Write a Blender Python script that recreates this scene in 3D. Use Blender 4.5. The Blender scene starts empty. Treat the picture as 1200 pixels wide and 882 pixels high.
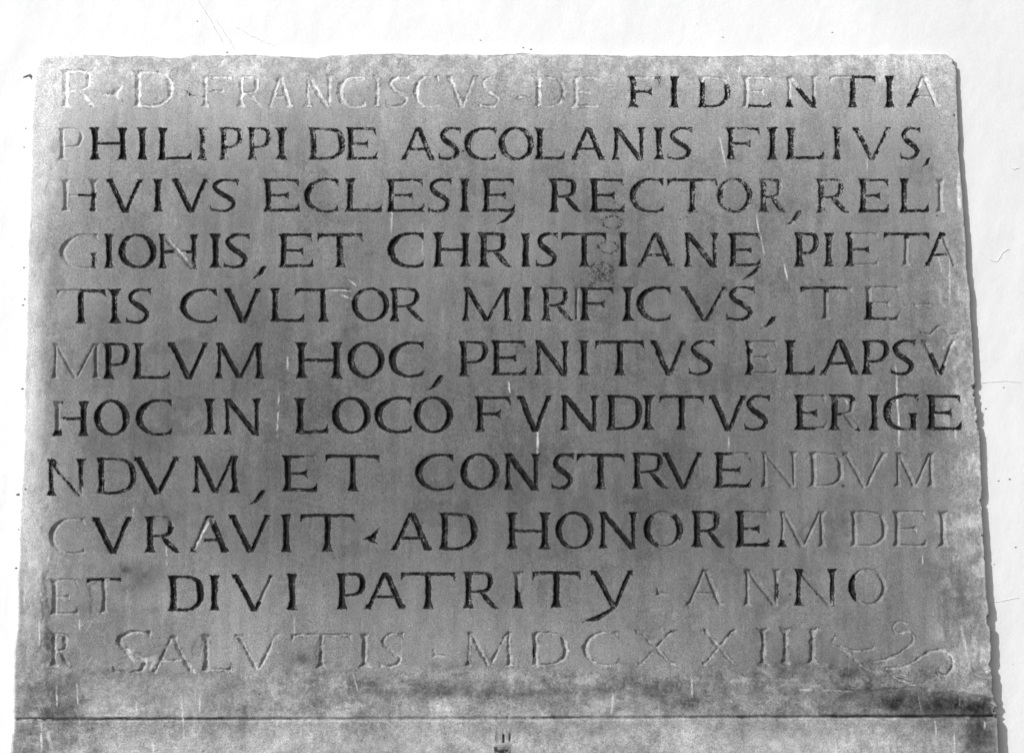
import bpy, math, random
import numpy as np
from mathutils import Vector, Matrix

# ------------------------------------------------------------------ camera, sky, sun, exposure
SC = bpy.context.scene
TH = math.radians(10.3); FPX = 2000.0; DIST = 2.0; Z0 = 2.0
CAMY = -DIST*math.cos(TH); CAMZ = Z0-DIST*math.sin(TH)
cam = bpy.data.objects.new('camera', bpy.data.cameras.new('camera')); SC.collection.objects.link(cam)
cam.location = (0, CAMY, CAMZ); cam.rotation_euler = (math.pi/2+TH, 0, 0)
cam.data.sensor_width = 36; cam.data.lens = 36*FPX/1200; cam.data.clip_start = .05; cam.data.clip_end = 200
SC.camera = cam

SUN = Vector((-.68, -.60, .38)).normalized()
world = bpy.data.worlds.new('World'); SC.world = world; world.use_nodes = True
nt = world.node_tree; bg = nt.nodes['Background']
sky = nt.nodes.new('ShaderNodeTexSky'); sky.sky_type = 'NISHITA'; sky.sun_disc = False
sky.sun_elevation = math.asin(SUN.z); sky.sun_rotation = math.atan2(SUN.x, SUN.y) % (2*math.pi)
bw = nt.nodes.new('ShaderNodeRGBToBW')           # the photograph is black and white
nt.links.new(sky.outputs[0], bw.inputs[0]); nt.links.new(bw.outputs[0], bg.inputs[0])
bg.inputs[1].default_value = .135
sl = bpy.data.lights.new('sun', 'SUN'); sl.energy = 3.3; sl.angle = math.radians(.6); sl.color = (1, 1, 1)
so = bpy.data.objects.new('sun', sl); SC.collection.objects.link(so)
so.rotation_euler = SUN.to_track_quat('Z', 'Y').to_euler()
SC.view_settings.view_transform = 'Standard'; SC.view_settings.look = 'None'
SC.view_settings.exposure = .18; SC.view_settings.gamma = 1

# ------------------------------------------------------------------ measuring: wall plane (y = 0, metres) <-> photograph pixels
CT, ST = math.cos(TH), math.sin(TH)
def to_px(x, z, y=0):
    ry = y-CAMY; rz = z-CAMZ
    d = ry*CT+rz*ST
    return 600+FPX*x/d, 441-FPX*(-ry*ST+rz*CT)/d
def to_world(u, v):
    a = (u-600)/FPX; b = (441-v)/FPX
    dy = CT-b*ST; dz = ST+b*CT
    t = -CAMY/dy
    return a*t, CAMZ+dz*t

def vnoise(x, y, seed):
    rs = np.random.RandomState(seed); T = rs.rand(257, 257)
    xi = np.floor(x).astype(np.int64); yi = np.floor(y).astype(np.int64)
    fx = x-xi; fy = y-yi
    fx = fx*fx*(3-2*fx); fy = fy*fy*(3-2*fy)
    x0 = xi % 256; y0 = yi % 256; x1 = (xi+1) % 256; y1 = (yi+1) % 256
    return (T[y0, x0]*(1-fx)+T[y0, x1]*fx)*(1-fy)+(T[y1, x0]*(1-fx)+T[y1, x1]*fx)*fy
def fbm(x, y, scale, octs, seed, gain=.5):
    s = 0; a = 1; n = 0; f = 1/scale
    for i in range(octs):
        s = s+a*vnoise(x*f+17.3*i, y*f+9.1*i, seed+i); n += a; a *= gain; f *= 2.03
    return s/n-.5                                             # about -.5 .. .5
def sstep(a, b, x):
    t = np.clip((x-a)/(b-a), 0, 1); return t*t*(3-2*t)
def lin(s):
    s = np.asarray(s, float)/255
    return np.where(s < .04045, s/12.92, ((s+.055)/1.055)**2.4)

# ------------------------------------------------------------------ letter shapes (polygons; y runs down, units = px ~ mm)
def catmull(P, n=7):
    P = [np.array(p, float) for p in P]; Q = [2*P[0]-P[1]]+P+[2*P[-1]-P[-2]]; out = []
    for i in range(1, len(Q)-2):
        a, b, c, d = Q[i-1:i+3]
        for k in range(n):
            t = k/n
            out.append(.5*((2*b)+(c-a)*t+(2*a-5*b+4*c-d)*t*t+(-a+3*b-3*c+d)*t**3))
    out.append(Q[-2]); return np.array(out)
def stroke(P, n=6):                                            # P: (x, y, full width)
    C = catmull(P, n); d = np.gradient(C[:, :2], axis=0)
    L = np.hypot(d[:, 0], d[:, 1])+1e-9; N = np.stack([-d[:, 1]/L, d[:, 0]/L], 1)
    w = np.maximum(C[:, 2:3], .3)/2
    return [np.vstack([C[:, :2]+N*w, (C[:, :2]-N*w)[::-1]])]
def poly(*p): return [np.array(p, float)]
def stem(x, yt, yb, t, H, tl=1, tr=1, bl=1, br=1, xb=None, k=.085):
    """stem with flared serifs; tl/tr/bl/br scale each of the four serif spurs"""
    if xb is None: xb = x
    h = t/2; sl_ = .24*H; s = k*H; ys = []
    A = []; B = []
    for q in (0, .12, .3, .55, .8, 1): ys.append((yt+q*sl_, (1-q)**2.0, 0))
    for q in (1, .8, .55, .3, .12, 0): ys.append((yb-q*sl_, 0, (1-q)**2.0))
    for y, ft, fb in ys:
        c = x+(xb-x)*(y-yt)/(yb-yt)
        A.append((c-h-s*(ft*tl+fb*bl), y)); B.append((c+h+s*(ft*tr+fb*br), y))
    return [np.array(A+B[::-1])]
def bar(x0, x1, y, n, H, up=0, dn=0, lup=0, ldn=0, slope=0):
    """thin bar centred on y, end spurs reaching up / down (fractions of H)"""
    fl = .17*H; h = n/2; T = []; B = []
    xs = [(x0, 1, 0), (x0+.08*fl, .9, 0), (x0+.45*fl, .25, 0), (x0+fl, 0, 0), ((x0+x1)/2, 0, 0), (x1-fl, 0, 0), (x1-.45*fl, 0, .25), (x1-.08*fl, 0, .9), (x1, 0, 1)]
    for x, l, r in xs:
        yy = y+slope*(x-x0)
        T.append((x, yy-h-H*(l*lup+r*up))); B.append((x, yy+h+H*(l*ldn+r*dn)))
    return [np.array(T+B[::-1])]
def diag(xa, ya, xb, yb, w):                                   # w = horizontal width
    return poly((xa-w/2, ya), (xa+w/2, ya), (xb+w/2, yb), (xb-w/2, yb))
def serif(x, y, l, r, core, d, H):                             # flat spur at y, body going towards y+d
    return poly((x-l, y), (x+r, y), (x+core*1.05, y+d*.35), (x+core, y+d), (x-core, y+d), (x-core*1.05, y+d*.35))
def ellipse(cx, cy, rx, ry, rot=0, n=36):
    a = np.linspace(0, 2*np.pi, n, endpoint=False)
    x = rx*np.cos(a); y = ry*np.sin(a); c, s = math.cos(rot), math.sin(rot)
    return np.stack([cx+x*c-y*s, cy+x*s+y*c], 1)

def glyph(ch, x0, x1, yt, yb, wt=1.0):
    H = yb-yt; W = x1-x0; t = .165*H*wt; n = .078*H*wt; S = t/2+.085*H
    X = lambda a: x0+a*W
    Y = lambda a: yt+a*H
    G = []
    if ch == 'I': G.append(stem((x0+x1)/2, yt, yb, t, H, k=max(.04, (W/2-t/2)/H)))
    elif ch == 'H':
        G += [stem(x0+S, yt, yb, t, H), stem(x1-S, yt, yb, t, H), bar(x0+S, x1-S, Y(.5), n*1.1, H)]
    elif ch == 'L':
        G += [stem(x0+S, yt, yb, t, H, br=.3), bar(x0+S, x1, yb-n*.62, n*1.15, H, up=.2)]
    elif ch in 'EĘ':
        G += [stem(x0+S, yt, yb, t, H, tr=.2, br=.2), bar(x0+S, x1-.03*W, yt+n*.6, n, H, dn=.16), bar(x0+S, X(.72), Y(.5), n*.95, H, up=.085, dn=.1),
              bar(x0+S, x1, yb-n*.65, n*1.1, H, up=.18)]
        if ch == 'Ę': G.append(stroke([(x1-.03*W, yb-2, 3), (X(.86), yb+.1*H, .11*H), (X(.7), yb+.24*H, .09*H), (X(.42), yb+.38*H, .5)]))
    elif ch == 'F':
        G += [stem(x0+S, yt, yb, t, H, tr=.2), bar(x0+S, x1, yt+n*.6, n, H, dn=.17), bar(x0+S, X(.74), Y(.5), n*1.1, H, up=.09, dn=.1)]
    elif ch == 'T':
        G += [stem((x0+x1)/2, yt+1, yb, t, H, tl=.1, tr=.1), bar(x0, x1, yt+n*.65, n*1.15, H, dn=.15, ldn=.16)]
    elif ch == 'P':
        G += [stem(x0+S, yt, yb, t, H, tr=.1),
              stroke([(x0+S, yt+n*.5, n), (X(.55), yt+n*.55, n), (X(.82), Y(.09), t*.75), (x1-t/2, Y(.3), t*1.0), (X(.8), Y(.52), t*.75), (X(.58), Y(.6), n), (x0+S, Y(.62), n*.8)])]
    elif ch == 'R':
        G += [stem(x0+S, yt, yb, t, H, tr=.1),
              stroke([(x0+S, yt+n*.5, n), (X(.5), yt+n*.55, n), (X(.72), Y(.09), t*.75), (X(.84)-t/2, Y(.27), t), (X(.7), Y(.46), t*.7), (X(.5), Y(.53), n), (x0+S, Y(.55), n*.8)]),
              stroke([(X(.46), Y(.52), n*.8), (X(.62), Y(.68), t*.85), (X(.78), Y(.86), t*.9), (X(.9), Y(.965), n*1.1), (x1, yb-.4, .8)])]
    elif ch == 'D':
        G += [stem(x0+S, yt, yb, t, H, tr=.1, br=.1),
              stroke([(x0+S, yt+n*.5, n), (X(.5), yt+n*.65, n), (X(.8), Y(.14), t*.75), (x1-t*.58, Y(.45), t*1.2), (X(.86), Y(.76), t*.8), (X(.6), yb-n*.75, n*1.1), (x0+S, yb-n*.5, n)])]
    elif ch == 'O':
        cx = (x0+x1)/2; cy = (yt+yb)/2
        G.append([ellipse(cx, cy, W/2, H/2+.6), ellipse(cx, cy, W/2-t*1.15, H/2-n*.8, -.16)])
    elif ch in 'CG':
        e = .74 if ch == 'G' else .93
        G.append(stroke([(X(.97), Y(.07), n*.9), (X(.72), Y(.03), n*.95), (X(.42), Y(.07), t*.62), (X(.17), Y(.27), t*1.1), (x0+t*.6, Y(.53), t*1.22), (X(.2), Y(.8), t*.92), (X(.47), Y(.96), n*1.1), (X(.74), yb-n*.3, n), (X(.97) if ch == 'C' else X(.86), Y(.93), n*.9)]))
        G.append(poly((x1-.5, yt-.5), (x1-.8, Y(.23)), (X(.88), Y(.1)), (X(.8), Y(.05)), (X(.8), Y(.01))))
        if ch == 'C': G.append(poly((x1, Y(.76)), (x1-.6, Y(.97)), (X(.8), Y(.99)), (X(.8), Y(.94)), (X(.9), Y(.9))))
        else: G.append(stem(x1-S*.9, Y(.52), yb, t*.85, H*.8, bl=.1, br=.1))
    elif ch == 'S':
        G.append(stroke([(X(.93), Y(.09), n*.8), (X(.68), Y(.035), n*.9), (X(.38), Y(.06), n*1.3), (X(.17), Y(.22), t*.8), (X(.3), Y(.4), t*.95), (X(.6), Y(.55), t*1.0), (X(.83), Y(.72), t*.85), (X(.7), Y(.92), n*1.35), (X(.38), Y(.975), n), (X(.08), Y(.93), n*.8)]))
        G += [poly((X(1), yt-.5), (X(.98), Y(.2)), (X(.88), Y(.1)), (X(.74), Y(.02))), poly((X(0), Y(.77)), (X(.02), Y(.985)), (X(.24), Y(.97)), (X(.1), Y(.9)))]
    elif ch == 'A':
        ap = X(.5); S2 = .12*H; wl = n*1.55; wr = t*1.08
        la, ra = x0+S2, x1-S2
        G += [diag(ap-.5, yt, la, yb, wl), diag(ap+.8, yt, ra, yb, wr), serif(la, yb, S2, S2*.95, wl*.5, -.13*H, H), serif(ra, yb, S2*1.05, S2, wr*.5, -.12*H, H)]
        q = .66; xa = ap+(la-ap)*q; xb = ap+(ra-ap)*q
        G.append(bar(xa, xb, Y(q), n, H)); G.append(poly((ap-wl*.7, yt+2.5), (ap, yt-1), (ap+wr*.6, yt+2.5), (ap+.5, yt+7)))
    elif ch in 'VY':
        ap = X(.52) if ch == 'V' else X(.55); S2 = .12*H; wl = t*1.08; wr = n*1.6
        la, ra = x0+S2, x1-S2; ye = yb+(1 if ch == 'V' else 0)
        G += [diag(la, yt, ap-.5, ye, wl), diag(ra, yt, ap+.3, ye, wr), serif(la, yt, S2, S2, wl*.5, .12*H, H), serif(ra, yt, S2, S2, wr*.5, .13*H, H)]
        if ch == 'Y': G.append(stroke([(ap+1, yb-3, n), (ap-3, yb+2, .09*H), (X(.2), yb+.26*H, .14*H), (x0-8, yb+.4*H, 1)]))
    elif ch == 'N':
        a = .115*H*wt; S2 = a/2+.08*H
        G += [stem(x0+S2, yt, yb, a, H, tr=0, tl=.8), stem(x1-S2, yt, yb, a, H, bl=0, br=0), diag(x0+S2-.5, yt, x1-S2-.5, yb+1, t*1.25)]
    elif ch == 'M':
        a = .105*H*wt; S2 = a/2+.08*H
        G += [stem(x0+S2+1.5, yt, yb, a, H, tr=0, tl=.9, xb=x0+S2), stem(x1-S2-1.5, yt, yb, t*.9, H, tl=0, tr=.9, xb=x1-S2-.5),
              diag(x0+S2+1.5, yt, X(.5), yb, t*1.05), diag(x1-S2-2.5, yt, X(.5)+.5, yb, n*1.4)]
    elif ch == 'X':
        G += [diag(x0+4, yt, x1-5, yb, t*.95), diag(x1-5, yt, x0+5, yb, n*1.4), serif(x0+4, yt, 5, 5, 3, .1*H, H), serif(x1-5, yt, 4, 5, 2, .1*H, H), serif(x0+5, yb, 5, 4, 2, -.1*H, H), serif(x1-5, yb, 4, 5, 3, -.1*H, H)]
    elif ch == ',':
        G.append(stroke([(x1, yt, 1.2), (X(.82), Y(.1), .34*H), (X(.6), Y(.5), .36*H), (X(.3), Y(.85), .16*H), (x0, yb, .5)]))
    elif ch == '<':
        G.append(poly((x0, Y(.68)), (X(.4), Y(.5)), (x1-1, yt), (X(.76), Y(.45)), (X(.72), Y(.78)), (x1-3, yb), (X(.55), Y(.9)), (X(.35), Y(.78))))
    elif ch == '.':                                            # interpunct, three-pointed
        G.append(poly((X(.1), yt), (X(.4), Y(.5)), (x1, Y(.8)), (X(.5), Y(.86)), (X(.05), Y(1)), (X(.15), Y(.6))))
    elif ch == '-':
        G.append(poly((x0, yt), (X(.25), Y(.4)), (x1, Y(.3)), (x1, Y(.75)), (X(.3), Y(.8)), (X(.08), yb)))
    return G

def sdf(loops, px, py):
    """signed distance, positive inside"""
    d2 = np.full(px.shape, 1e9); ins = np.zeros(px.shape, bool)
    for P in loops:
        Q = np.roll(P, -1, 0)
        for (ax, ay), (bx, by) in zip(P, Q):
            ex, ey = bx-ax, by-ay; L = ex*ex+ey*ey+1e-12
            h = np.clip(((px-ax)*ex+(py-ay)*ey)/L, 0, 1)
            d2 = np.minimum(d2, (px-ax-h*ex)**2+(py-ay-h*ey)**2)
            if ay != by:
                c = (ay > py) != (by > py)
                ins ^= c & (px < ex*(py-ay)/(by-ay)+ax)
    d = np.sqrt(d2); return np.where(ins, d, -d)

# rows: guide lines (u, cap top, baseline), then letters (character, left, right, how much black paint is left)
ROWS = [
 ([(60, 81, 126), (210, 83, 126), (240, 89, 126), (1120, 89, 126)],
  "R 70 114 0|< 117 147 0|D 155 204 0|. 216 230 .5|F 235 272 0|R 277 309 0|A 312 344 0|N 356 391 0|C 395 429 0|I 436 448 0|S 452 480 0|C 484 515 0|V 522 560 0|S 561 588 0|. 604 620 0|D 625 663 .25|E 669 701 0|F 736 774 .78|I 784 796 .85|D 817 856 .85|E 869 905 0|N 920 959 0|T 972 1026 0|I 1036 1048 .9|A 1061 1103 0"),
 ([(60, 149.5, 187.5), (1120, 149, 187)],
  "P 67 98 0|H 105 150 .98|I 161 173 .96|L 184 225 .96|I 231 244 .55|P 256 285 .66|P 289 318 .7|I 322 338 .78|D 361 405 .75|E 405 442 .8|A 469 511 .8|S 514 540 .8|C 544 582 .85|O 584 626 .78|L 626 662 .78|A 668 710 .8|N 717 757 .87|I 766 779 .85|S 782 812 .8|F 850 890 .75|I 898 912 .83|L 920 966 .82|I 975 987 .7|V 998 1046 .68|S 1055 1079 .78|, 1081 1090 .8"),
 ([(60, 210, 248), (600, 209, 248.5), (1120, 209.5, 249.5)],
  "H 71 116 0|V 124 169 .87|I 179 191 .9|V 201 246 .93|S 246 280 .9|E 308 351 .87|C 356 397 .8|L 404 448 .83|E 452 497 .88|S 501 530 .84|I 538 551 .83|Ę 564 604 .9|R 643 682 .9|E 690 732 .9|C 738 778 .87|T 782 841 .76|O 840 882 .62|R 888 922 .55|, 921 940 .62|R 956 995 .68|E 1005 1042 .83|L 1053 1089 .92|I 1096 1108 0"),
 ([(60, 275, 315), (500, 272.5, 313), (1120, 272.5, 312)],
  "G 70 116 0|I 122 134 .9|O 139 184 .92|N 185 233 .92|I 245 260 .92|S 262 293 .94|, 295 312 .93|E 326 367 .88|T 372 425 .8|C 454 497 .92|H 507 552 .92|R 560 600 .86|I 610 622 .92|S 628 654 .87|T 658 711 .88|I 724 737 .92|A 746 791 .8|N 801 843 .83|Ę 853 892 .84|P 930 960 .83|I 965 978 .87|E 990 1030 .87|T 1036 1089 0|A 1082 1125 .9"),
 ([(60, 339, 379), (600, 336.5, 376), (1120, 335, 375)],
  "T 66 124 .87|I 126 143 .9|S 148 177 .88|C 211 255 .97|V 262 307 .96|L 316 357 .88|T 346 412 .96|O 412 456 .94|R 456 498 .94|M 541 600 .88|I 611 624 .9|R 634 672 .78|I 672 681 0|F 679 719 .9|I 728 744 .96|C 746 787 .88|V 797 854 .8|S 851 885 .87|, 890 910 .8|T 938 999 0|E 1012 1055 0|- 1070 1091 0"),
 ([(60, 402, 444.5), (400, 401, 443), (600, 399, 440), (1120, 398, 439)],
  "M 59 119 0|P 120 152 .94|L 155 199 .93|V 196 246 .94|M 251 310 .95|H 346 402 .96|O 407 451 .96|C 456 497 .96|, 500 521 .85|P 537 572 .88|E 575 617 .9|N 626 668 .93|I 678 691 .94|T 698 755 .9|V 761 806 .9|S 807 838 .85|E 872 912 .92|L 919 955 .96|A 960 1007 .96|P 1009 1042 .9|S 1044 1073 .88|V 1079 1122 0"),
 ([(60, 470, 511), (250, 467, 509), (500, 465, 507), (700, 463, 504), (1120, 462, 504)],
  "H 61 105 .9|O 110 152 .92|C 159 202 .88|I 238 254 .9|N 261 307 .94|L 345 385 .88|O 389 435 .98|C 439 483 .95|O 485 531 .95|F 556 598 .94|V 605 648 .94|N 656 702 .93|D 710 753 .94|I 751 768 .93|T 773 825 .92|V 830 876 .94|S 872 903 .94|E 930 969 .94|R 971 1009 .96|I 1017 1032 .94|G 1035 1077 .74|E 1085 1127 .96"),
 ([(60, 538, 581), (130, 536, 579), (260, 534, 577), (450, 532, 575), (700, 531, 573), (900, 529, 571), (1120, 530, 571)],
  "N 54 101 .8|D 112 160 .82|V 156 212 .92|M 224 281 .92|, 291 311 .88|E 330 372 .88|T 382 445 .94|C 487 532 .93|O 539 586 .9|N 590 634 .94|S 646 673 .9|T 676 732 .9|R 740 784 .92|V 775 825 .96|E 836 881 .92|N 891 936 0|D 947 990 0|V 986 1041 0|M 1047 1098 0"),
 ([(60, 607, 650), (110, 606, 648), (350, 602, 646), (650, 600, 643), (850, 598, 641), (1120, 598, 641)],
  "C 57 100 0|V 107 156 .95|R 169 211 .87|A 221 269 .94|V 267 319 .96|I 329 342 .94|T 352 416 .96|< 425 446 .88|A 457 507 .9|D 514 560 .9|H 593 646 .93|O 651 696 .9|N 701 748 .94|O 754 801 .92|R 810 850 .92|E 861 902 .9|M 911 970 0|D 995 1041 0|E 1045 1086 0|I 1098 1113 0"),
 ([(60, 678, 721), (200, 674, 716), (400, 671, 714), (650, 669, 712), (850, 666, 710), (1000, 666, 709)],
  "E 57 92 0|T 101 143 0|D 196 239 .96|I 245 258 .98|V 271 324 .96|I 335 350 .96|P 394 429 .94|A 426 477 .9|T 470 534 .92|R 542 585 .88|I 600 614 .96|T 624 680 .95|Y 691 744 .96|. 767 785 0|A 802 850 0|N 870 916 0|N 930 981 .92|O 994 1040 .15"),
 ([(60, 741, 780), (150, 738, 789), (200, 745, 788), (250, 743, 787), (350, 742, 783), (550, 740, 781), (700, 739, 780), (850, 736, 779), (960, 735, 778)],
  "R 57 84 0|S 132 177 0|A 176 229 0|L 235 272 0|V 274 329 0|T 342 412 0|I 419 436 0|S 444 474 0|. 504 524 0|M 544 603 0|D 621 667 0|C 682 726 0|X 744 794 0|X 820 866 0|I 887 902 0|I 914 928 0|I 945 960 0"),
]
# where paint is lost or kept against the rule of its letter: (u0, v0, u1, v1, half width, paint) along a segment
PATCH = [
 (748,90,764,90,4,.1), (824,90,846,95,6,.1), (880,124,905,124,4,.95), (918,122,932,122,6,.85), (938,106,959,126,6,.92), (1003,91,1027,94,5,.9), (999,100,999,126,6,.88), (1062,124,1074,108,6,.92),
 (95,229,114,229,4,.9), (108,236,108,247,4,.6), (110,292,110,314,4,.6), (197,278,222,309,5,.0), (1003,276,1032,278,6,0), (1006,310,1032,308,5,0), (1036,276,1088,276,4,.93), (1108,282,1124,311,6,0),
 (60,341,88,341,6,0), (388,340,412,344,8,0), (936,339,990,339,4,.9), (1018,358,1018,376,6,.88), (1022,375,1050,374,3,.75),
 (884,402,914,405,7,0), (886,420,914,420,8,0), (886,437,914,434,6,0), (1093,417,1108,438,5,.96),
 (64,470,66,496,8,0), (948,464,972,470,6,.05), (958,502,972,496,5,.3), (1003,474,992,486,5,0), (992,486,1001,499,4,0), (70,546,98,578,5,0),
 (362,535,376,541,5,0), (862,531,876,532,4,.2), (188,606,203,612,5,0), (246,610,229,640,5,0), (766,600,788,600,4,0), (776,641,793,636,4,0), (877,601,900,603,5,.1), (912,637,918,638,6,.92),
 (104,680,120,678,3,.97), (131,679,143,679,3,.97), (130,706,132,713,4,.92), (322,674,306,700,5,.15), (600,672,614,686,9,0), (914,686,914,698,4,.75), (944,672,972,706,4.5,0), (998,676,999,702,5,.92), (786,738,794,737,4,.8), (622,746,626,768,2,.9), (444,632,450,638,4,0),
]
WHITE = [  # dried whitewash runs and splashes: segment, half width, strength
 (1034,66,1037,86,5,1), (1037,86,1036,90,4,.6), (1126,192,1123,215,2.5,.9), (1123,215,1125,246,3.5,.9), (459,225,459,275,.7,.7), (843,160,851,196,.9,.8), (886,250,891,281,.9,.8), (890,270,896,298,.8,.6), (917,302,923,330,1.1,.8), (1016,186,1016,200,.6,.6),
 (1113,300,1113,356,.9,.6), (337,417,337,432,1,.6), (327,460,325,512,.9,.7), (495,262,495,308,.7,.5), (630,492,630,536,1.6,.7), (854,512,854,526,.8,.8), (1051,440,1054,522,1.3,.8), (1120,498,1120,514,1.6,.6), (1081,650,1081,661,1,.7), (596,447,598,461,1,.8), (156,594,156,606,1,.6), (195,634,195,662,1,.6),
 (58,645,55,668,1.2,.6), (46,724,46,758,1,.9), (93,724,93,738,1,.6), (66,804,67,827,1.3,.9), (90,800,92,825,.9,.9), (49,847,48,890,1.5,.9), (160,822,160,838,.8,.6), (213,822,216,865,1,.8), (234,817,234,836,.9,.7), (178,868,181,890,.8,.7), (30,672,29,716,.9,.6), (100,838,160,838,.7,.7),
 (719,814,716,836,1.5,.8), (810,794,811,816,.9,.8), (772,822,772,835,.8,.6), (1154,845,1153,854,1,.9), (1096,845,1097,866,.9,.7), (1118,857,1119,892,.9,.8), (1127,735,1132,762,2.6,.4), (1131,756,1137,784,2,.35), (414,790,420,812,.8,.6), (386,340,410,341,1,.8), (400,346,412,351,1.2,.7), (408,328,417,334,1.2,.7), (1161,822,1168,826,2,.8), (1168,822,1169,846,1.3,.9),
 (197,280,220,305,1.8,.6), (245,612,229,640,1.5,.9), (146,758,158,774,3.5,.45), (158,774,185,770,4.5,.32), (182,772,176,784,2.5,.3), (55,855,60,875,4,.4), (1051,440,1049,425,1,.5), (937,808,960,809,2,.45), (958,808,998,810,1.2,.4), (22,843,60,843,1,.6), (990,468,994,474,2,.6), (1028,530,1020,565,.8,.4), (345,720,345,748,.7,.4), (1100,300,1104,320,1,.5), (995,60,996,86,1,.5), (868,70,866,90,2,.5), (790,72,794,100,3,.35), (630,72,634,124,2.4,.5),
]
DARK = [   # grime: centre, radii, strength
 (146,667,11,9,.6), (168,672,16,16,.45), (150,690,14,8,.3), (72,815,24,22,.55), (60,790,8,18,.3), (52,838,30,6,.4), (53,700,4,30,.8), (56,755,4,26,.8), (60,740,4,10,.3), (105,700,5,12,.2), (104,712,30,10,.16),
 (540,805,90,7,.32), (600,812,130,5,.3), (440,802,70,7,.18), (690,806,60,6,.2), (800,826,32,10,.42), (830,806,60,7,.18), (950,828,90,12,.28), (1060,826,50,14,.62), (1130,828,45,14,.85), (1020,815,60,10,.3), (1148,862,16,26,.6), (1110,858,40,18,.2),
 (930,780,60,16,.2), (1000,790,36,16,.25), (1040,795,30,8,.2), (1085,790,14,14,.2), (1110,690,16,34,.2), (1085,660,12,24,.16), (330,540,70,26,.16), (400,480,34,26,.2), (200,500,60,40,.12), (620,590,90,40,.12), (705,320,34,22,.16), (300,400,50,30,.1), (600,812,170,4,.3), (1010,852,40,10,.12), (560,780,60,5,.25), (150,788,34,5,.3), (1095,395,30,20,.1), (240,748,8,14,.3), (195,762,22,16,.3), (235,764,14,10,.25), (200,740,12,8,.25), (35,850,16,20,.35), (30,880,16,10,.3), (245,790,30,7,.25), (350,770,8,6,.3), (357,772,8,6,.3), (1163,805,6,8,.7), (592,876,8,6,.35), (765,870,9,16,.14), (66,93,4,4,.2), (375,765,6,16,.3),
]
# stone grey levels: weathered, whitewash-stained margins plus uneven light painted in (pale edges, darker middle)
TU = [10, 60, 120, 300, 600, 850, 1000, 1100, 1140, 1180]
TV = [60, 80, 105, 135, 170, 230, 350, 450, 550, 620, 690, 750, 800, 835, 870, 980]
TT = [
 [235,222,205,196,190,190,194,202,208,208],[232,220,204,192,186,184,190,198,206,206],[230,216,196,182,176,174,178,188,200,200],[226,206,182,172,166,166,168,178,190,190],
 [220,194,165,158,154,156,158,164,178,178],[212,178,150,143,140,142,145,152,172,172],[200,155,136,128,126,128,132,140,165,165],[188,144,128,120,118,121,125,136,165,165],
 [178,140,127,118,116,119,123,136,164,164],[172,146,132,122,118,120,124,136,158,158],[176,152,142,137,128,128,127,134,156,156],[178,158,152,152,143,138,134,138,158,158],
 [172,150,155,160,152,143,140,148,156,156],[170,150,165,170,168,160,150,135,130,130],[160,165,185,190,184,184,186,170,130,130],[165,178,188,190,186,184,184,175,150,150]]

# ------------------------------------------------------------------ the stone as one fine relief, later split into slab, joint and letters
STEP = .001
xs = np.arange(-.645, .625, STEP); zs = np.arange(2.46, 1.505, -STEP)
NX, NZ = len(xs), len(zs)
X, Z = np.meshgrid(xs, zs)
U, V = to_px(X, Z)
Umm, Vmm = X*1000, -Z*1000
wu = U+fbm(Umm, Vmm, 16, 3, 11)*1.6+fbm(Umm, Vmm, 3.2, 2, 17)*1.1
wv = V+fbm(Umm, Vmm, 16, 3, 21)*1.6+fbm(Umm, Vmm, 3.2, 2, 27)*1.1

# outline of the upper stone
OUT = np.array([(52,66),(100,64.5),(160,66),(212,67),(225,64.5),(300,63.5),(335,66),(372,68),(388,65),(470,63.5),(590,64),(612,61.5),(640,63.5),(700,64.5),(800,66),(880,65),(1000,65.5),(1108,63.5),(1117,69),(1121,78),
 (1121,110),(1124,150),(1126,200),(1129,235),(1131,260),(1133,300),(1137,350),(1141,400),(1143,440),(1145,455),(1144,470),(1147,480),(1149,520),(1151,560),(1152,600),(1154,640),(1155,670),(1156,690),(1159,710),(1161,740),(1163,780),(1164,800),(1163,812),(1167,820),(1169,828),(1171,860),(1172,900),(1174,985),
 (8,985),(13,880),(15,842),(15,800),(19,720),(22,640),(25,560),(28,480),(30,400),(33,300),(35,200),(37,130),(39,100),(42,78),(46,70)], float)
edge = np.full(U.shape, -99.0)
chip = 7*np.clip(fbm(Umm, Vmm, 26, 5, 33, .6)-.1, 0, 1)/.2
eu = U+fbm(Umm, Vmm, 30, 4, 31)*2.6+chip*sstep(1050, 1100, U); ev = V+fbm(Umm, Vmm, 30, 5, 35, .6)*3.4
# distance to the outline is only needed near it: evaluate on a coarse grid, then refine near the border
cs = sdf([OUT], U[::12, ::12], V[::12, ::12])
ci = np.repeat(np.repeat(cs, 12, 0), 12, 1)[:NZ, :NX]
near = np.abs(ci) < 34
edge = np.where(ci > 0, 40.0, -40.0)
edge[near] = sdf([OUT], eu[near], ev[near])

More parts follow.
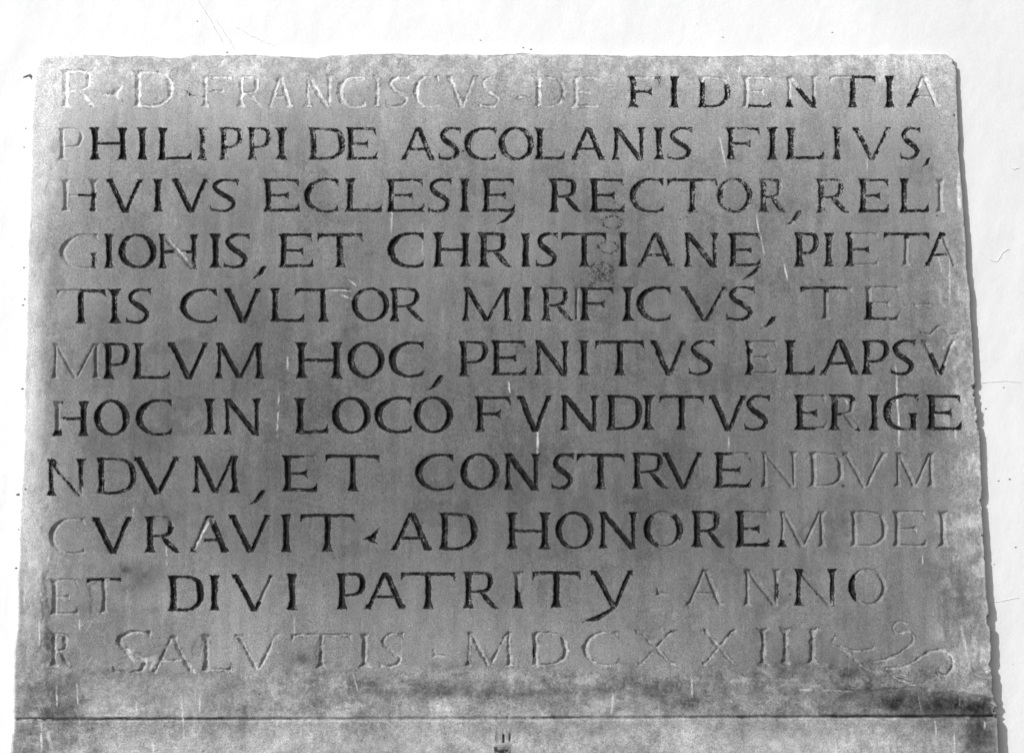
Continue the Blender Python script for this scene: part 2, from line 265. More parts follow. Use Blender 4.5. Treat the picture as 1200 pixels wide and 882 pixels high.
SD = np.full(U.shape, -9.0); PAINT = np.zeros(U.shape); LID = np.full(U.shape, -1, int); DEPTH = np.ones(U.shape); BARE = np.zeros(U.shape)
letters = []
def window(u0, v0, u1, v1):
    xa, zt = to_world(u0, v0); xb, _ = to_world(u1, v0); xc, zb = to_world(u0, v1); xd, _ = to_world(u1, v1)
    i0 = max(0, int((zs[0]-zt)/STEP)-1); i1 = min(NZ, int((zs[0]-zb)/STEP)+2)
    j0 = max(0, int((min(xa, xc)-xs[0])/STEP)-1); j1 = min(NX, int((max(xb, xd)-xs[0])/STEP)+2)
    return slice(i0, i1), slice(j0, j1)
def carve(kind, label, shapes, paint, depth=1.0, bare=0.0):
    allp = np.vstack([l for s in shapes for l in s]); a = allp.min(0)-5; b = allp.max(0)+5
    w = window(a[0], a[1], b[0], b[1]); uu = wu[w]; vv = wv[w]
    d = np.full(uu.shape, -9.0)
    for s in shapes: d = np.maximum(d, sdf(s, uu, vv))
    k = len(letters); letters.append((kind, label))
    own = d > SD[w]
    LID[w] = np.where(own & (d > -1.3), k, LID[w])
    m = own & (d > -3.5)
    SD[w] = np.maximum(SD[w], d)
    PAINT[w] = np.where(m, paint, PAINT[w]); DEPTH[w] = np.where(m, depth, DEPTH[w]); BARE[w] = np.where(m, bare, BARE[w])
rnd = random.Random(4)
for r, (guide, text) in enumerate(ROWS):
    gu = [g[0] for g in guide]; gt = [g[1] for g in guide]; gb = [g[2] for g in guide]
    for tok in text.split('|'):
        ch, a, b, p = tok.split(); a, b, p = float(a), float(b), float(p)
        m = (a+b)/2; yt = float(np.interp(m, gu, gt)); yb = float(np.interp(m, gu, gb)); H = yb-yt
        kind = 'carved_letter'
        if ch == ',': yt, yb = yb-(4 if r == 4 else 1.5), yb+max(9, (b-a)*(.5 if r == 4 else .74)); kind = 'carved_comma'
        if ch == '<': yt, yb, kind = yt+.36*H, yt+.82*H, 'carved_interpunct'
        if ch == '.': yt, yb, kind = yt+.4*H, yt+.4*H+(15 if r > 8 else 12), 'carved_interpunct'
        if ch == '-': yt, yb, kind = yt+.45*H, yt+.6*H+1, 'carved_dash'
        if r == 0 and kind == 'carved_interpunct' and ch == '.': yt += 3
        wt = rnd.uniform(.93, 1.07)*(1.0 if p > .5 else .94)
        if ch == 'I' and b-a < 10: G = [stem(m, yt, yb, 4.5, H, k=.03)]
        else: G = glyph(ch, a, b, yt, yb, wt)
        if ch == 'V' and r == 5 and a > 1000:                    # abbreviation mark over the V
            G.append(stroke([(1078, 389, 4.5), (1083, 391.5, 3.4), (1091, 391.5, 3.4), (1095, 386, 3.6), (1102, 382, 3.8), (1108, 386, 3.6), (1112, 391.5, 3.4), (1118, 391.5, 3.2), (1123, 390, 3.4)]))
        if ch == 'N' and r == 3 and a < 200: G.append(bar(a+6, b-6, (yt+yb)/2+1, 4, H))
        nm = {'Ę': 'E with a hook below'}.get(ch, ch)
        what = 'capital '+nm if kind == 'carved_letter' else {'carved_comma': 'comma', 'carved_interpunct': 'dividing point', 'carved_dash': 'hyphen'}[kind]
        state = 'bare, without paint' if p < .3 else ('with flaked black paint' if p < .82 else 'filled with black paint')
        dep = .75 if r == 0 and a < 730 else (1.1 if r == 10 else 1.12 if p < .3 else 1.0)
        carve(kind, f'{what} {state}', G, p, dep, .28 if r in (0,) else (.14 if p < .3 else 0))
# flourish closing the text: leaf scroll
fl = [(900+a/4, 662+b/4) for a, b in ()]
def pth(pts, ws): return stroke([(900+a/4, 662+b/4, w) for (a, b), w in zip(pts, ws)], 5)
carve('carved_flourish', 'bare scrolled leaf flourish closing the last line', [
  pth([(292,368),(330,385),(370,410),(420,455),(470,487),(525,494),(560,478)], [1.5,4.2,4.6,4.8,4.6,3.6,2]),
  pth([(318,330),(308,352),(286,372)], [.8,3.6,.8]),
  pth([(316,362),(360,388),(400,402),(450,402),(490,392),(502,376)], [1.5,3.2,3.2,3.2,2.8,1.2]),
  pth([(470,452),(530,447),(590,428),(640,398),(678,360),(680,325),(650,306),(610,318),(588,302),(592,275),(622,262),(655,276)], [1.5,3.2,3.8,4.2,4.4,3.8,3.2,3.6,3.4,3.2,2.8,1.5]),
  pth([(555,484),(620,480),(690,450),(755,405),(815,398),(858,430),(868,475),(840,510),(808,514),(792,492),(800,478)], [2,3.8,4.2,4.4,4.2,4.4,4.2,4,4,3,1.5]),
  pth([(560,490),(595,525),(645,545),(690,562)], [1,3.2,3,.8]), pth([(600,508),(645,515),(672,530),(692,556)], [1,2.2,2.4,1])], 0, .8, .2)

for (a, b, c, d, hw, val) in PATCH:
    w = window(min(a, c)-hw-2, min(b, d)-hw-2, max(a, c)+hw+2, max(b, d)+hw+2)
    uu, vv = wu[w], wv[w]; ex, ey = c-a, d-b; L = ex*ex+ey*ey+1e-9
    h = np.clip(((uu-a)*ex+(vv-b)*ey)/L, 0, 1); ds = np.hypot(uu-a-h*ex, vv-b-h*ey)
    k = 1-sstep(hw-1.2, hw+.8, ds)
    PAINT[w] = PAINT[w]*(1-k)+val*k

# ---- relief height in millimetres (positive = towards the viewer)
margin = np.clip(sstep(150, 60, V)+sstep(95, 30, U)+.8*sstep(770, 800, V)+sstep(1090, 1130, U), 0, 1)
Hm = fbm(Umm, Vmm, 220, 3, 41)*2.0+fbm(Umm, Vmm, 26, 3, 45)*.45+fbm(Umm, Vmm, 5, 3, 51)*(.22+.35*margin)
pit = fbm(Umm, Vmm, 4.0, 2, 61); Hm -= sstep(.3, .42, pit)*(.3+.6*margin)
cz0 = np.exp(-((V-797)/17)**2)*sstep(120, 420, U)
flake = fbm(Umm, Vmm*1.7, 40, 5, 71)
fz = np.clip(np.exp(-((V-800)/22)**2)*sstep(180, 330, U)+.8*np.exp(-((V-770)/40)**2)*sstep(330, 150, U)*sstep(120, 180, U)+.75*sstep(120, 80, V)*sstep(760, 560, U), 0, 1)
Hm -= cz0*sstep(.05, .07, fbm(Umm*.8, Vmm*1.5, 22, 6, 158, .72))*.5
Hm -= sstep(.0, .07, flake*fz-.03)*.6*sstep(-.2, .1, fbm(Umm, Vmm, 18, 3, 73))
fl2 = fbm(Umm, Vmm, 60, 5, 76); Hm -= sstep(.13, .19, fl2)*.25*sstep(580, 720, V)
# band below the lettered field, reached over a ragged break on the right
brk = np.interp(U, [15, 300, 480, 640, 930, 940, 1000, 1072, 1086, 1090, 1130, 1142, 1160], [819, 818, 817, 816, 812, 808, 810, 803, 806, 812, 810, 815, 817])
brk = brk+fbm(Umm, Vmm, 16, 5, 81, .65)*7.0
bandd = np.interp(U, [15, 200, 700, 950, 1160], [.08, .15, .25, .5, 1.2])
Hm -= sstep(-1.2, 1.6, V-brk)*bandd*sstep(846, 844, V)
worn = np.maximum(sstep(140, 120, V)*sstep(745, 700, U), sstep(722, 735, V)*.9)
SD = SD+worn*(fbm(Umm, Vmm, 6, 4, 93, .65)*4.4-.15)*(SD > -4)
cut = np.minimum(SD+fbm(Umm, Vmm, 2.6, 2, 91)*.5, 3.3)
Hm -= np.where(SD > -.6, np.maximum(cut, 0)*1.05*DEPTH, 0)
Hm -= .5*sstep(.6, 1, np.exp(-(((U-72)/6)**2+((V-700)/30)**2)))
# worn hollow round the letters of the last rows at the left
for (cu, cv, ru, rv, dd) in [(114, 702, 9, 24, .8), (52, 700, 4, 36, .6), (53, 755, 4, 26, .6), (160, 776, 26, 9, .8), (232, 758, 6, 14, .6), (374, 766, 5, 13, .7)]:
    q = ((U+fbm(Umm, Vmm, 12, 4, 97)*20-cu)/ru)**2+((V+fbm(Umm, Vmm, 12, 4, 98)*16-cv)/rv)**2; Hm -= dd*sstep(1.3, .5, q)
# joint between the two stones
jv = np.interp(U, [15, 120, 300, 600, 900, 1170], [842.6, 841.8, 841.6, 840.6, 839.2, 838.6])+fbm(Umm, Vmm, 12, 3, 101)*1.0
jd = np.abs(V-jv)*(.85+.5*fbm(Umm, Vmm, 7, 3, 103))
jw = np.clip(.75+1.5*fbm(Umm, Vmm, 55, 4, 102)+.5*sstep(110, 60, np.abs(U-60))+.45*sstep(850, 1000, U), .1, 1.1)
Hm -= sstep(2.0, .4, jd)*1.9*jw
# small carved tower crest on the lower stone
def box(u0, v0, u1, v1, s=.8): return sstep(u0-s, u0+s, U)*sstep(u1+s, u1-s, U)*sstep(v0-s, v0+s, V)*sstep(v1+s, v1-s, V)
crest = np.zeros(U.shape)
for b in [(578.5, 857, 583, 873), (584.5, 852, 589, 873), (592, 855, 597, 873)]: crest = np.maximum(crest, box(*b)*1.0)
crest = np.maximum(crest, box(578, 870.5, 599, 873)*1.5); crest = np.maximum(crest, box(579, 873, 598, 884)*.7)
crest = np.maximum(crest, box(574, 886, 604, 930)*1.2)
Hm += crest*.7
slit = np.maximum(box(589.6, 860, 591.4, 870, .6), box(597, 860, 598.2, 868, .5)*.8); slit = np.maximum(slit, box(581, 861, 581.8, 868, .4)*.5)
slit = np.maximum(slit, box(593.5, 855.5, 596, 856.6, .4)*.4); Hm -= slit*2.5
CREST = (U > 574) & (U < 603) & (V > 850) & (V < 932)
# rounded, chipped arris and the side of the stone going back into the plaster
es = edge+fbm(Umm, Vmm, 7, 3, 111)*1.6
right = sstep(1000, 1100, U)
Hm -= np.where(es < 2.5, (2.5-es)**2*.16, 0)*(es > 0)
Hm = np.where(es < 0, Hm-1.0+es*np.where(right > .5, 5.0, 2.2), Hm)
Hm = np.maximum(Hm, -26)

# ---- surface colour
tone = np.zeros(U.shape)
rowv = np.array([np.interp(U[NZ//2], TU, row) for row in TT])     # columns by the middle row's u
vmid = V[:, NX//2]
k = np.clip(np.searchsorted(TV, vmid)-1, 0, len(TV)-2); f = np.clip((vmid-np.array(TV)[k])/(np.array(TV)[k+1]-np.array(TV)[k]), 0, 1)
T0 = rowv[k]*(1-f)[:, None]+rowv[k+1]*f[:, None]  # base tone, carries the painted uneven light as well as stone colour
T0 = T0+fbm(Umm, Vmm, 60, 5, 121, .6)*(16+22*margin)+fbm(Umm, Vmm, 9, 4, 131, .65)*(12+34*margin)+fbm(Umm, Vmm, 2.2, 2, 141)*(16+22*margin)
stre = fbm(Umm*3.2, Vmm*.3, 26, 5, 151, .65); T0 += stre*26
blo = fbm(Umm, Vmm*.8, 85, 5, 153, .62); T0 += blo*26
T0 -= 9*sstep(.06, .12, fbm(Umm, Vmm*1.2, 48, 6, 155, .66))*sstep(100, 200, V)            # faint crisp-edged old wash marks
T0 += 12*sstep(.1, .13, fbm(Umm*1.6, Vmm*.7, 30, 6, 157, .68))*(.35+.65*margin)                 # faint vertical wash marks
low = sstep(806, 822, V); T0 += low*fbm(Umm, Vmm, 34, 5, 161, .62)*60
lowsc = fbm(Umm+Vmm*1.0, (Vmm-Umm)*.22, 7, 3, 165); T0 += sstep(842, 850, V)*lowsc*18
# ragged whitewash residue at the right margin and left margin
rw = fbm(Umm*1.2, Vmm*.8, 24, 5, 171, .62)
T0 += sstep(.02, .16, rw)*34*sstep(1082, 1112, U)*sstep(300, 360, V)*sstep(830, 760, V)
T0 += sstep(-.05, .15, fbm(Umm*1.6, Vmm*.5, 26, 5, 175, .6))*30*sstep(90, 30, U)*sstep(820, 700, V)
T0 += sstep(.0, .12, fbm(Umm, Vmm, 12, 4, 177, .65))*22*sstep(112, 84, V)
# crusty worn band under the last row: dark and light flakes with sharp edges
cz = np.clip(np.exp(-((V-801)/17)**2)*sstep(120, 420, U)+sstep(742, 800, V)*sstep(200, 90, U)*.9+.8*sstep(812, 822, V)*sstep(846, 840, V)+.4*sstep(842, 846, V)+.5*np.exp(-((V-785)/16)**2)*sstep(840, 900, U), 0, 1)
c1 = fbm(Umm*.8, Vmm*1.5, 22, 6, 158, .72); c2 = fbm(Umm*.8, Vmm*1.3, 17, 6, 159, .72)
T0 -= 13*cz*sstep(.04, .06, c1); T0 += 22*cz*sstep(.08, .11, c2); T0 -= 13*cz*sstep(.13, .15, c1)
T0 -= 2*sstep(110, 200, V)+5*sstep(840, 850, V)
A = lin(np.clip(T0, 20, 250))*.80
for (cu, cv, ru, rv, s) in DARK:
    w = window(cu-ru*2.6, cv-rv*2.6, cu+ru*2.6, cv+rv*2.6)
    q = np.exp(-(((U[w]-cu)/ru)**2+((V[w]-cv)/rv)**2)*.9); nz = np.clip(.2+2.1*(fbm(Umm[w], Vmm[w], 12, 5, 181, .72)+.28), 0, 2)
    A[w] *= 1-np.clip(s*q*nz, 0, .85)
# grime lines in the joint, along the break, at the rim
jn = sstep(1.9, .3, jd)*jw*.92*(.7+.9*np.clip(fbm(Umm, Vmm, 30, 4, 104)+.3, 0, .6))*(.6+.8*np.clip(fbm(Umm, Vmm*2, 6, 3, 191)+.35, 0, 1)); A *= 1-np.clip(jn, 0, .88)
A *= 1-.16*sstep(1.6, .3, np.abs(V-brk))*sstep(-.1, .1, fbm(Umm, Vmm, 20, 3, 195))*sstep(900, 1050, U)
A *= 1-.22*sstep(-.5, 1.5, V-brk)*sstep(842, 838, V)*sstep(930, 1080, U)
A *= 1+.18*sstep(3.5, 0, np.abs(V-brk+2.5))*sstep(900, 1000, U)*sstep(-.1, .1, fbm(Umm, Vmm, 10, 3, 199))
A *= 1-.35*sstep(1.5, .2, np.abs(es-.2))*(fbm(Umm, Vmm, 12, 3, 197) > -.03)
A *= 1-.45*sstep(1.8, .4, np.abs(es-.6))*sstep(76, 70, V)*sstep(-.12, .08, fbm(Umm, Vmm, 30, 4, 198))
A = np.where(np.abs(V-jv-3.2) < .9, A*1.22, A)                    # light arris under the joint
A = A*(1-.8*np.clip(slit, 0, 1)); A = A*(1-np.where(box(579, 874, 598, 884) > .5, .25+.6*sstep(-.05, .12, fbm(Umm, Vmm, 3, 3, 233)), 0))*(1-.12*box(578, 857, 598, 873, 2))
A = A*(1+BARE*sstep(-.3, .8, SD)*np.where(PAINT < .3, 1, 0))
bite = sstep(1.3, .2, np.abs(SD+.2))*np.clip(worn+.6*(PAINT < .3), 0, 1)*sstep(.02, .1, fbm(Umm, Vmm, 7, 4, 203, .65))
A *= 1-.5*bite
A = np.where((SD > .2) & (worn > .5), A*(1+.25*sstep(.0, .1, fbm(Umm, Vmm, 9, 4, 204, .6))), A)
specks = vnoise(Umm/1.5, Vmm/1.5, 205); A = np.where((specks > .985) & (vnoise(Umm/31, Vmm/31, 207) > .45), A*.35, A)
A = np.where((vnoise(Umm/1.3, Vmm/1.3, 209) > .988) & (vnoise(Umm/40, Vmm/40, 211) > .5), np.minimum(A*2.4, .62), A)
WM = np.zeros(U.shape)
rs = random.Random(12)
for i in range(420):                                            # fine light scratches
    zone = rs.random()
    if zone < .45: a, b = rs.uniform(20, 1165), rs.uniform(845, 960)
    elif zone < .7: a, b = rs.uniform(20, 160), rs.uniform(640, 838)
    elif zone < .8: a, b = rs.uniform(160, 1160), rs.uniform(795, 838)
    else: a, b = rs.uniform(45, 1130), rs.uniform(75, 800)
    L = rs.uniform(4, 22); an = rs.choice([rs.gauss(.75, .25), rs.gauss(2.2, .3), rs.gauss(1.57, .08)]) if zone < .8 else rs.gauss(1.57, .12)
    WHITE.append((a, b, a+L*math.cos(an), b+L*math.sin(an), rs.uniform(.15, .7), rs.uniform(.08, .32) if zone < .8 else rs.uniform(.06, .22)))
for (a, b, c, d, hw, s) in WHITE:
    w = window(min(a, c)-hw-3, min(b, d)-hw-3, max(a, c)+hw+3, max(b, d)+hw+3)
    uu, vv = wu[w], wv[w]; ex, ey = c-a, d-b; L = ex*ex+ey*ey+1e-9
    h = np.clip(((uu-a)*ex+(vv-b)*ey)/L, 0, 1); ds = np.hypot(uu-a-h*ex, vv-b-h*ey)
    ends = np.sin(np.pi*np.clip(h*.96+.02, 0, 1))**.4
    kk = (1-sstep(hw*.55-.6, hw*.55+.9, ds))*min(1, s*1.15)*ends*np.clip(.72+2.2*fbm(Umm[w], Vmm[w]*.6, 4, 3, 221)+.25*(hw > 2.4), 0, .95)
    WM[w] = np.maximum(WM[w], kk)
WM = np.maximum(WM, np.clip(sstep(62, 26, U+14*fbm(Umm, Vmm*.6, 30, 4, 223, .6))*sstep(760, 500, V)*.9*(.5+1.3*(fbm(Umm, Vmm*.5, 14, 5, 224, .65)+.25)), 0, .85))
rim = sstep(5, 0, np.abs(es-1)+5*np.clip(fbm(Umm, Vmm, 22, 4, 225)+.15, 0, 1))
WM = np.maximum(WM, rim*np.where(U < 120, .9, .35)*(es > -1.2)*np.where((U > 1100) | (U < 60), 1, .5))
A = A*(1-WM)+.72*WM
Hm += WM*.12
# faint stencilled / rubbed marks crossing rows three to five (dotted)
mk = np.zeros(U.shape)
def ring(cu, cv, ru, rv, a0=0, a1=360, wd=1.1, s=.95):
    w = window(cu-ru-4, cv-rv-4, cu+ru+4, cv+rv+4); uu, vv = U[w]-cu, V[w]-cv
    q = np.abs(np.hypot(uu/ru, vv/rv)-1)*min(ru, rv); an = np.degrees(np.arctan2(vv, uu)) % 360
    mk[w] = np.maximum(mk[w], sstep(wd+.6, wd-.3, q)*((an >= a0) & (an <= a1))*s)
ring(717, 260.5, 12, 7); ring(712.5, 290, 11.5, 7, 0, 250); ring(712.5, 290, 11.5, 7, 290, 360); ring(722, 231, 10, 7, 60, 290, s=.5); ring(797, 245, 12, 12, -1, 120, s=.6); ring(802, 238, 12, 9, 20, 110, s=.9)
ring(704, 318, 14, 10, 180, 360, 1.2, .9); ring(706, 336, 14, 7, 170, 350, 1.4, .7)
w = window(686, 300, 724, 336); blot = np.exp(-(((U[w]-705)/16)**2+((V[w]-319)/13)**2)**2); mk[w] = np.maximum(mk[w], blot*.8)
w = window(786, 218, 812, 232); mk[w] = np.maximum(mk[w], (np.abs(V[w]-224) < .8)*(np.abs(U[w]-797) < 10)*.8)
mk *= (vnoise(Umm/1.25, Vmm/1.25, 231) > .52)
A *= 1-mk*.85
A = np.clip(A, .012, .8)
# the black dot marks
for cu, cv, r_ in [(988, 569, 1.8), (926, 696, 1.2), (957, 696, 1.2), (1118, 135, 1.5), (1151, 627, 1.5), (30, 573, 1.2), (304, 813, 1.2), (543, 177, 1.4), (1098, 253, 1.1), (495, 612, 1), (430, 608, 1), (286, 693, 1.1), (963, 328, 1.2), (1140, 380, 1.4)]:
    w = window(cu-5, cv-5, cu+5, cv+5); q = np.hypot(U[w]-cu, (V[w]-cv)*1.3); A[w] *= 1-.85*sstep(r_+.7, r_-.4, q)

# ------------------------------------------------------------------ materials
def mat(name):
    m = bpy.data.materials.new(name); m.use_nodes = True; t = m.node_tree; t.nodes.clear()
    o = t.nodes.new('ShaderNodeOutputMaterial'); b = t.nodes.new('ShaderNodeBsdfPrincipled'); t.links.new(b.outputs[0], o.inputs[0])
    return m, t, b
def nd(t, kind, **kw):
    n_ = t.nodes.new(kind)
    for k_, v_ in kw.items(): setattr(n_, k_, v_)
    return n_
def math_(t, op, a, b=None, clamp=False):
    n_ = nd(t, 'ShaderNodeMath', operation=op); n_.use_clamp = clamp
    for i, q in enumerate((a, b)):
        if q is None: continue
        if isinstance(q, (int, float)): n_.inputs[i].default_value = q
        else: t.links.new(q, n_.inputs[i])
    return n_.outputs[0]
def noise(t, co, scale, detail=2, rough=.5):
    n_ = nd(t, 'ShaderNodeTexNoise'); n_.inputs['Scale'].default_value = scale; n_.inputs['Detail'].default_value = detail; n_.inputs['Roughness'].default_value = rough
    t.links.new(co, n_.inputs['Vector']); return n_.outputs[0]
def rng(t, x, a, b, c=0, d=1):
    n_ = nd(t, 'ShaderNodeMapRange'); t.links.new(x, n_.inputs[0])
    for i, q in enumerate((a, b, c, d)): n_.inputs[1+i].default_value = q
    return n_.outputs[0]
def stone_material():
    m, t, b = mat('weathered_stone')
    co = nd(t, 'ShaderNodeTexCoord').outputs['Object']
    at = lambda n_: nd(t, 'ShaderNodeAttribute', attribute_name=n_).outputs['Fac']
    base, sd, pt = at('albedo'), at('cut'), at('paint')
    g1 = noise(t, co, 620, 2, .6); g2 = noise(t, co, 1500, 0)
    g = math_(t, 'ADD', rng(t, g1, .25, .75, -.34, .34), rng(t, g2, .25, .75, -.26, .26)); g = math_(t, 'ADD', g, 1.0)
    col = math_(t, 'MULTIPLY', base, g)
    # paint left in the cut: edge from the cut's shape, losses from noise
    e = noise(t, co, 500, 2, .6); e = rng(t, e, .3, .7, -.75, .75)
    inside = rng(t, math_(t, 'ADD', sd, e), -.45, .35)
    n1 = noise(t, co, 430, 3, .7); n2 = noise(t, co, 120, 3, .6)
    nn = math_(t, 'ADD', math_(t, 'MULTIPLY', n1, .55), math_(t, 'MULTIPLY', n2, .45)); nn = rng(t, nn, .37, .63)
    keep = rng(t, math_(t, 'SUBTRACT', math_(t, 'SUBTRACT', pt, .04), nn), -.12, .14)
    k_ = math_(t, 'MULTIPLY', inside, keep, True)
    pc = rng(t, n2, .3, .7, .005, .03)
    mix = nd(t, 'ShaderNodeMix', data_type='FLOAT'); t.links.new(k_, mix.inputs[0]); t.links.new(col, mix.inputs[2]); t.links.new(pc, mix.inputs[3])
    cc = nd(t, 'ShaderNodeCombineColor'); [t.links.new(mix.outputs[0], cc.inputs[i]) for i in range(3)]
    t.links.new(cc.outputs[0], b.inputs['Base Color'])
    b.inputs['Roughness'].default_value = .9; b.inputs['Specular IOR Level'].default_value = .15
    bp = nd(t, 'ShaderNodeBump'); bp.inputs['Strength'].default_value = .35; bp.inputs['Distance'].default_value = .0006
    t.links.new(math_(t, 'ADD', noise(t, co, 700, 3, .6), g2), bp.inputs['Height']); t.links.new(bp.outputs[0], b.inputs['Normal'])
    return m
def plaster_material():
    m, t, b = mat('limewash_plaster')
    co = nd(t, 'ShaderNodeTexCoord').outputs['Object']
    a = rng(t, noise(t, co, 9, 5, .6), .3, .7, -.02, .015); c = rng(t, noise(t, co, 420, 3, .6), .3, .7, -.022, .018)
    at = nd(t, 'ShaderNodeAttribute', attribute_name='albedo').outputs['Fac']
    s = math_(t, 'ADD', math_(t, 'ADD', a, c), at)
    sp = rng(t, noise(t, co, 130, 2, .5), .76, .8, 1, .72); s = math_(t, 'MULTIPLY', s, sp)
    cc = nd(t, 'ShaderNodeCombineColor'); [t.links.new(s, cc.inputs[i]) for i in range(3)]
    t.links.new(cc.outputs[0], b.inputs['Base Color']); b.inputs['Roughness'].default_value = .95; b.inputs['Specular IOR Level'].default_value = .1
    bp = nd(t, 'ShaderNodeBump'); bp.inputs['Strength'].default_value = .3; bp.inputs['Distance'].default_value = .001
    t.links.new(noise(t, co, 260, 4, .6), bp.inputs['Height']); t.links.new(bp.outputs[0], b.inputs['Normal'])
    return m
def plain(name, v):
    m, t, b = mat(name); co = nd(t, 'ShaderNodeTexCoord').outputs['Object']
    s = rng(t, noise(t, co, 400, 3, .6), .3, .7, v*.7, v*1.3); cc = nd(t, 'ShaderNodeCombineColor'); [t.links.new(s, cc.inputs[i]) for i in range(3)]
    t.links.new(cc.outputs[0], b.inputs['Base Color']); b.inputs['Roughness'].default_value = .9; return m
STONE, PLASTER = stone_material(), plaster_material()

# ------------------------------------------------------------------ meshes
COL = SC.collection
def mesh_from_grid(name, cells, fields, material, parent, X_, Z_, Hm_):
    """cells: boolean array of grid cells; makes one object of those quads"""
    nx = X_.shape[1]; ci, cj = np.nonzero(cells)
    a = ci*nx+cj; q = np.stack([a, a+nx, a+nx+1, a+1], 1)
    used, inv = np.unique(q, return_inverse=True); inv = inv.reshape(-1).astype(np.int32)
    me = bpy.data.meshes.new(name); co = np.stack([X_.ravel()[used], -Hm_.ravel()[used]*.001, Z_.ravel()[used]], 1)
    me.vertices.add(len(used)); me.vertices.foreach_set('co', co.astype(np.float32).ravel())
    nf = len(q); me.loops.add(nf*4); me.loops.foreach_set('vertex_index', inv)
    me.polygons.add(nf); me.polygons.foreach_set('loop_start', np.arange(0, nf*4, 4, dtype=np.int32))
    me.polygons.foreach_set('use_smooth', np.ones(nf, bool))
    for an, ar in fields.items():
        at = me.attributes.new(an, 'FLOAT', 'POINT'); at.data.foreach_set('value', ar.ravel()[used].astype(np.float32))
    me.update(calc_edges=True); me.materials.append(material)
    o = bpy.data.objects.new(name, me); COL.objects.link(o)
    if parent: o.parent = parent; o.matrix_parent_inverse = parent.matrix_world.inverted()
    return o
def empty(name, label, cat):
    e = bpy.data.objects.new(name, None); COL.objects.link(e); e['label'] = label; e['category'] = cat; e.empty_display_size = .1; return e
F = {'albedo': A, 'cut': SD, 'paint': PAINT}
keepc = (es[:-1, :-1] > -5.5) & (es[1:, 1:] > -5.5) & (V[:-1, :-1] < 978) & (V[:-1, :-1] > 40)
upper = keepc & (V[:-1, :-1] < jv[:-1, :-1]); lower = keepc & ~upper
cl = np.maximum(np.maximum(LID[:-1, :-1], LID[1:, :-1]), np.maximum(LID[:-1, 1:], LID[1:, 1:]))
tab = empty('inscribed_tablet', 'grey stone tablet with eleven rows of carved Latin capitals partly filled with black paint', 'stone tablet')
slab = mesh_from_grid('stone_slab', upper & (cl < 0), F, STONE, tab, X, Z, Hm)
counts = {}
ci, cj = np.nonzero((cl >= 0) & upper); ids = cl[ci, cj]
order = np.argsort(ids, kind='stable'); ci, cj, ids = ci[order], cj[order], ids[order]
bounds = np.searchsorted(ids, np.arange(len(letters)+1))
for k_, (kind, label) in enumerate(letters):
    a, b = bounds[k_], bounds[k_+1]
    if b <= a: continue
    r0, r1, c0, c1 = ci[a:b].min(), ci[a:b].max()+2, cj[a:b].min(), cj[a:b].max()+2
    cells = np.zeros((r1-r0-1, c1-c0-1), bool); cells[ci[a:b]-r0, cj[a:b]-c0] = True
    sub = (slice(r0, r1), slice(c0, c1))
    o = mesh_from_grid(kind, cells, {n_: f_[sub] for n_, f_ in F.items()}, STONE, tab, X[sub], Z[sub], Hm[sub])
    o['label'] = label
low_t = empty('lower_stone_block', 'paler plain stone block under the inscribed tablet, below the long dark joint', 'stone block')
CRc = CREST[:-1, :-1] & lower
mesh_from_grid('stone_face', lower & ~CRc, F, STONE, low_t, X, Z, Hm)
cr = mesh_from_grid('carved_crest', CRc, F, STONE, low_t, X, Z, Hm); cr['label'] = 'small carved tower crest cut off by the lower edge of the photo'

# the plaster wall, one sheet: fine where seen, coarser outside
def spaced(a, b, fine, lo, hi):
    mid = list(np.arange(lo, hi, fine)); l = []; r = []; s = fine; p = lo
    while p > a: s *= 1.25; p -= s; l.append(p)
    s = fine; p = mid[-1]
    while p < b: s *= 1.25; p += s; r.append(p)
    return np.array(l[::-1]+mid+r)
wx = spaced(-2.6, 2.6, .0028, -.70, .70); wz = spaced(-.3, 4.2, .0028, 1.48, 2.54)[::-1]
WX, WZ = np.meshgrid(wx, wz); WU, WV = to_px(WX, WZ)
wmx, wmz = WX*1000, -WZ*1000
wall_level = -2.4-(4.0+3.6*sstep(60, 420, WV))*sstep(300, 1050, WU)-3.6*sstep(600, 860, WV)*sstep(900, 1100, WU)
WH = wall_level+fbm(wmx, wmz, 240, 3, 301)*2.6*np.where(WU < 60, .5, 1)+fbm(wmx*1.3+wmz*.3, wmz*.5, 40, 4, 311)*.9+fbm(wmx, wmz, 9, 3, 321)*.34
we = sdf([OUT], WU, WV)
WH = WH+np.exp(-(np.clip(-we, 0, 99)/9)**2)*1.1*sstep(900, 700, WU)*sstep(900, 30, WV)        # plaster pushed up against the stone at top and left
WH = np.where(we > 14, np.minimum(WH, -9), WH); WH = np.where(we > 40, -12, WH)
WA = .81-.06*sstep(950, 1160, WU)-.03*sstep(0, 900, WU)+fbm(wmx, wmz, 30, 4, 331)*.03
wall = mesh_from_grid('plaster_wall', np.ones((len(wz)-1, len(wx)-1), bool), {'albedo': WA}, PLASTER, None, WX, WZ, WH)
wall['label'] = 'white limewashed plaster wall around the stone tablet'; wall['kind'] = 'structure'

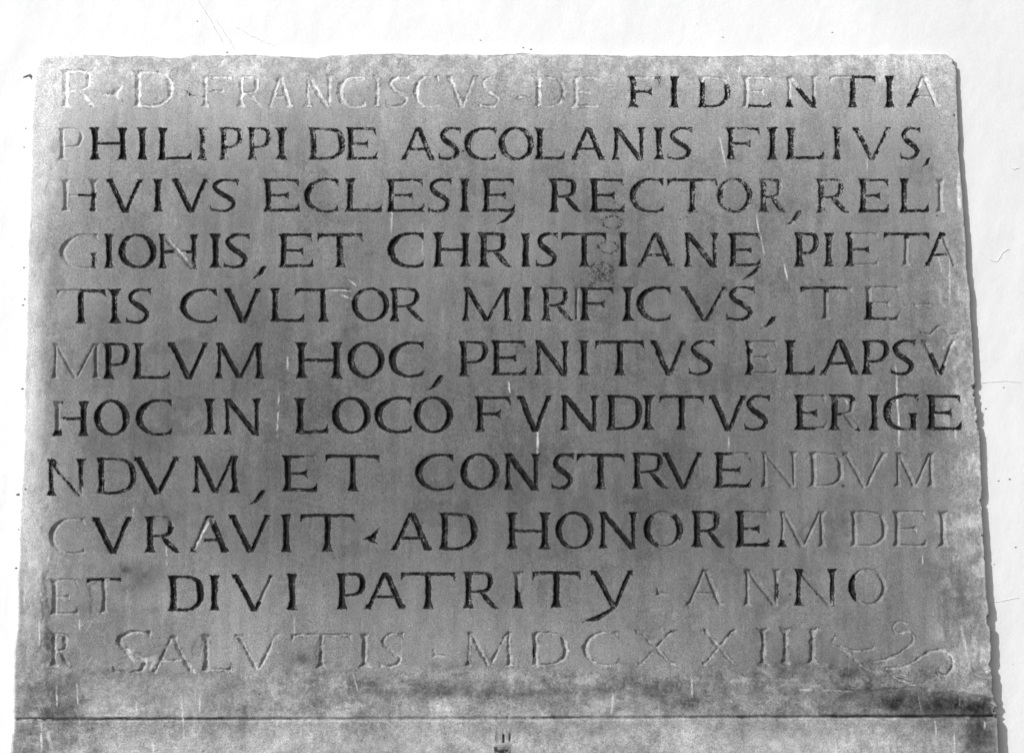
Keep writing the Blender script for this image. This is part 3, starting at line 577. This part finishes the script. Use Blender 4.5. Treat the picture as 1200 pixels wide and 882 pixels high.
# marks in the plaster: thin cracks, a small chip
def wall_y(u, v):
    i = int(np.argmin(np.abs(wz-to_world(u, v)[1]))); j = int(np.argmin(np.abs(wx-to_world(u, v)[0])))
    return -WH[i, j]*.001
def ribbon(name, pts, wd, material, parent, label=None):
    C = catmull([(p[0], p[1]) for p in pts], 8); vs = []; fs = []
    rr = random.Random(int(pts[0][0]*7+pts[0][1]))
    for i, (u, v) in enumerate(C):
        d = C[min(i+1, len(C)-1)]-C[max(i-1, 0)]; n_ = np.array([-d[1], d[0]])/(np.hypot(*d)+1e-9)
        h = wd*(.35+rr.random()*.9)*math.sin(math.pi*(i+.6)/(len(C)+.2))**.5/2; y = wall_y(u, v)
        j = (rr.random()-.5)*.9
        for s_, yy in ((-1, .0004), (0, -.0003), (1, .0004)):
            p = (u+n_[0]*(h*s_+j), v+n_[1]*(h*s_+j)); x, z = to_world(*p); vs.append((x*(1+y/2), y+yy-.0004, z))
    for i in range(len(C)-1):
        for k2 in (0, 1): a = i*3+k2; fs.append((a, a+1, a+4, a+3))
    me = bpy.data.meshes.new(name); me.from_pydata(vs, [], fs); me.materials.append(material)
    o = bpy.data.objects.new(name, me); COL.objects.link(o); o.parent = parent
    if label: o['label'] = label
CR = plain('crack_shade', .7); CH = plain('chip_dirt', .12)
for pts, wd, mm in [([(232,0),(246,22),(262,50)], .7, CR), ([(252,22),(266,42),(276,58)], .6, CR), ([(275,30),(300,44),(322,53)], .8, CR), ([(1141,288),(1158,301),(1168,304),(1176,293),(1183,290)], .7, CR), ([(1150,447),(1175,445),(1196,446)], .5, CR), ([(1182,193),(1188,196),(1194,195)], .8, CR), ([(1160,705),(1176,703),(1194,699)], .5, CR)]:
    ribbon('hairline_crack', pts, wd, mm, wall)
ribbon('plaster_chip', [(27,90.5),(31,89),(35,88),(38,89)], 3.2, CH, wall, 'small dark pointed chip beside the top left corner of the stone')
ribbon('plaster_chip', [(35,87),(36,89.5),(37,92.5)], 2.4, CH, wall, 'small dark pointed chip beside the top left corner of the stone')
for (u, v, s_) in [(622,57,1.2),(613,55,.9),(563,46,.7),(266,61,1.2),(231,24,.8),(1183,560,1.3),(1170,562,1),(1176,452,.8),(28,313,1),(29,350,1),(27,357,1.1),(26,455,1.6),(22,620,1),(21,579,2.2),(19,665,1.4),(847,42,.7),(975,36,.7),(1155,477,1),(1190,640,.9),(1165,660,.8),(30,150,.7),(28,172,.8),(615,72,.6)]:
    ribbon('plaster_chip', [(u-s_, v+.2), (u, v), (u+s_, v+.3)], s_*1.3, CH, wall)
print('letters', len(letters), 'tris', sum(len(o.data.polygons) for o in bpy.data.objects if o.type == 'MESH')*2)
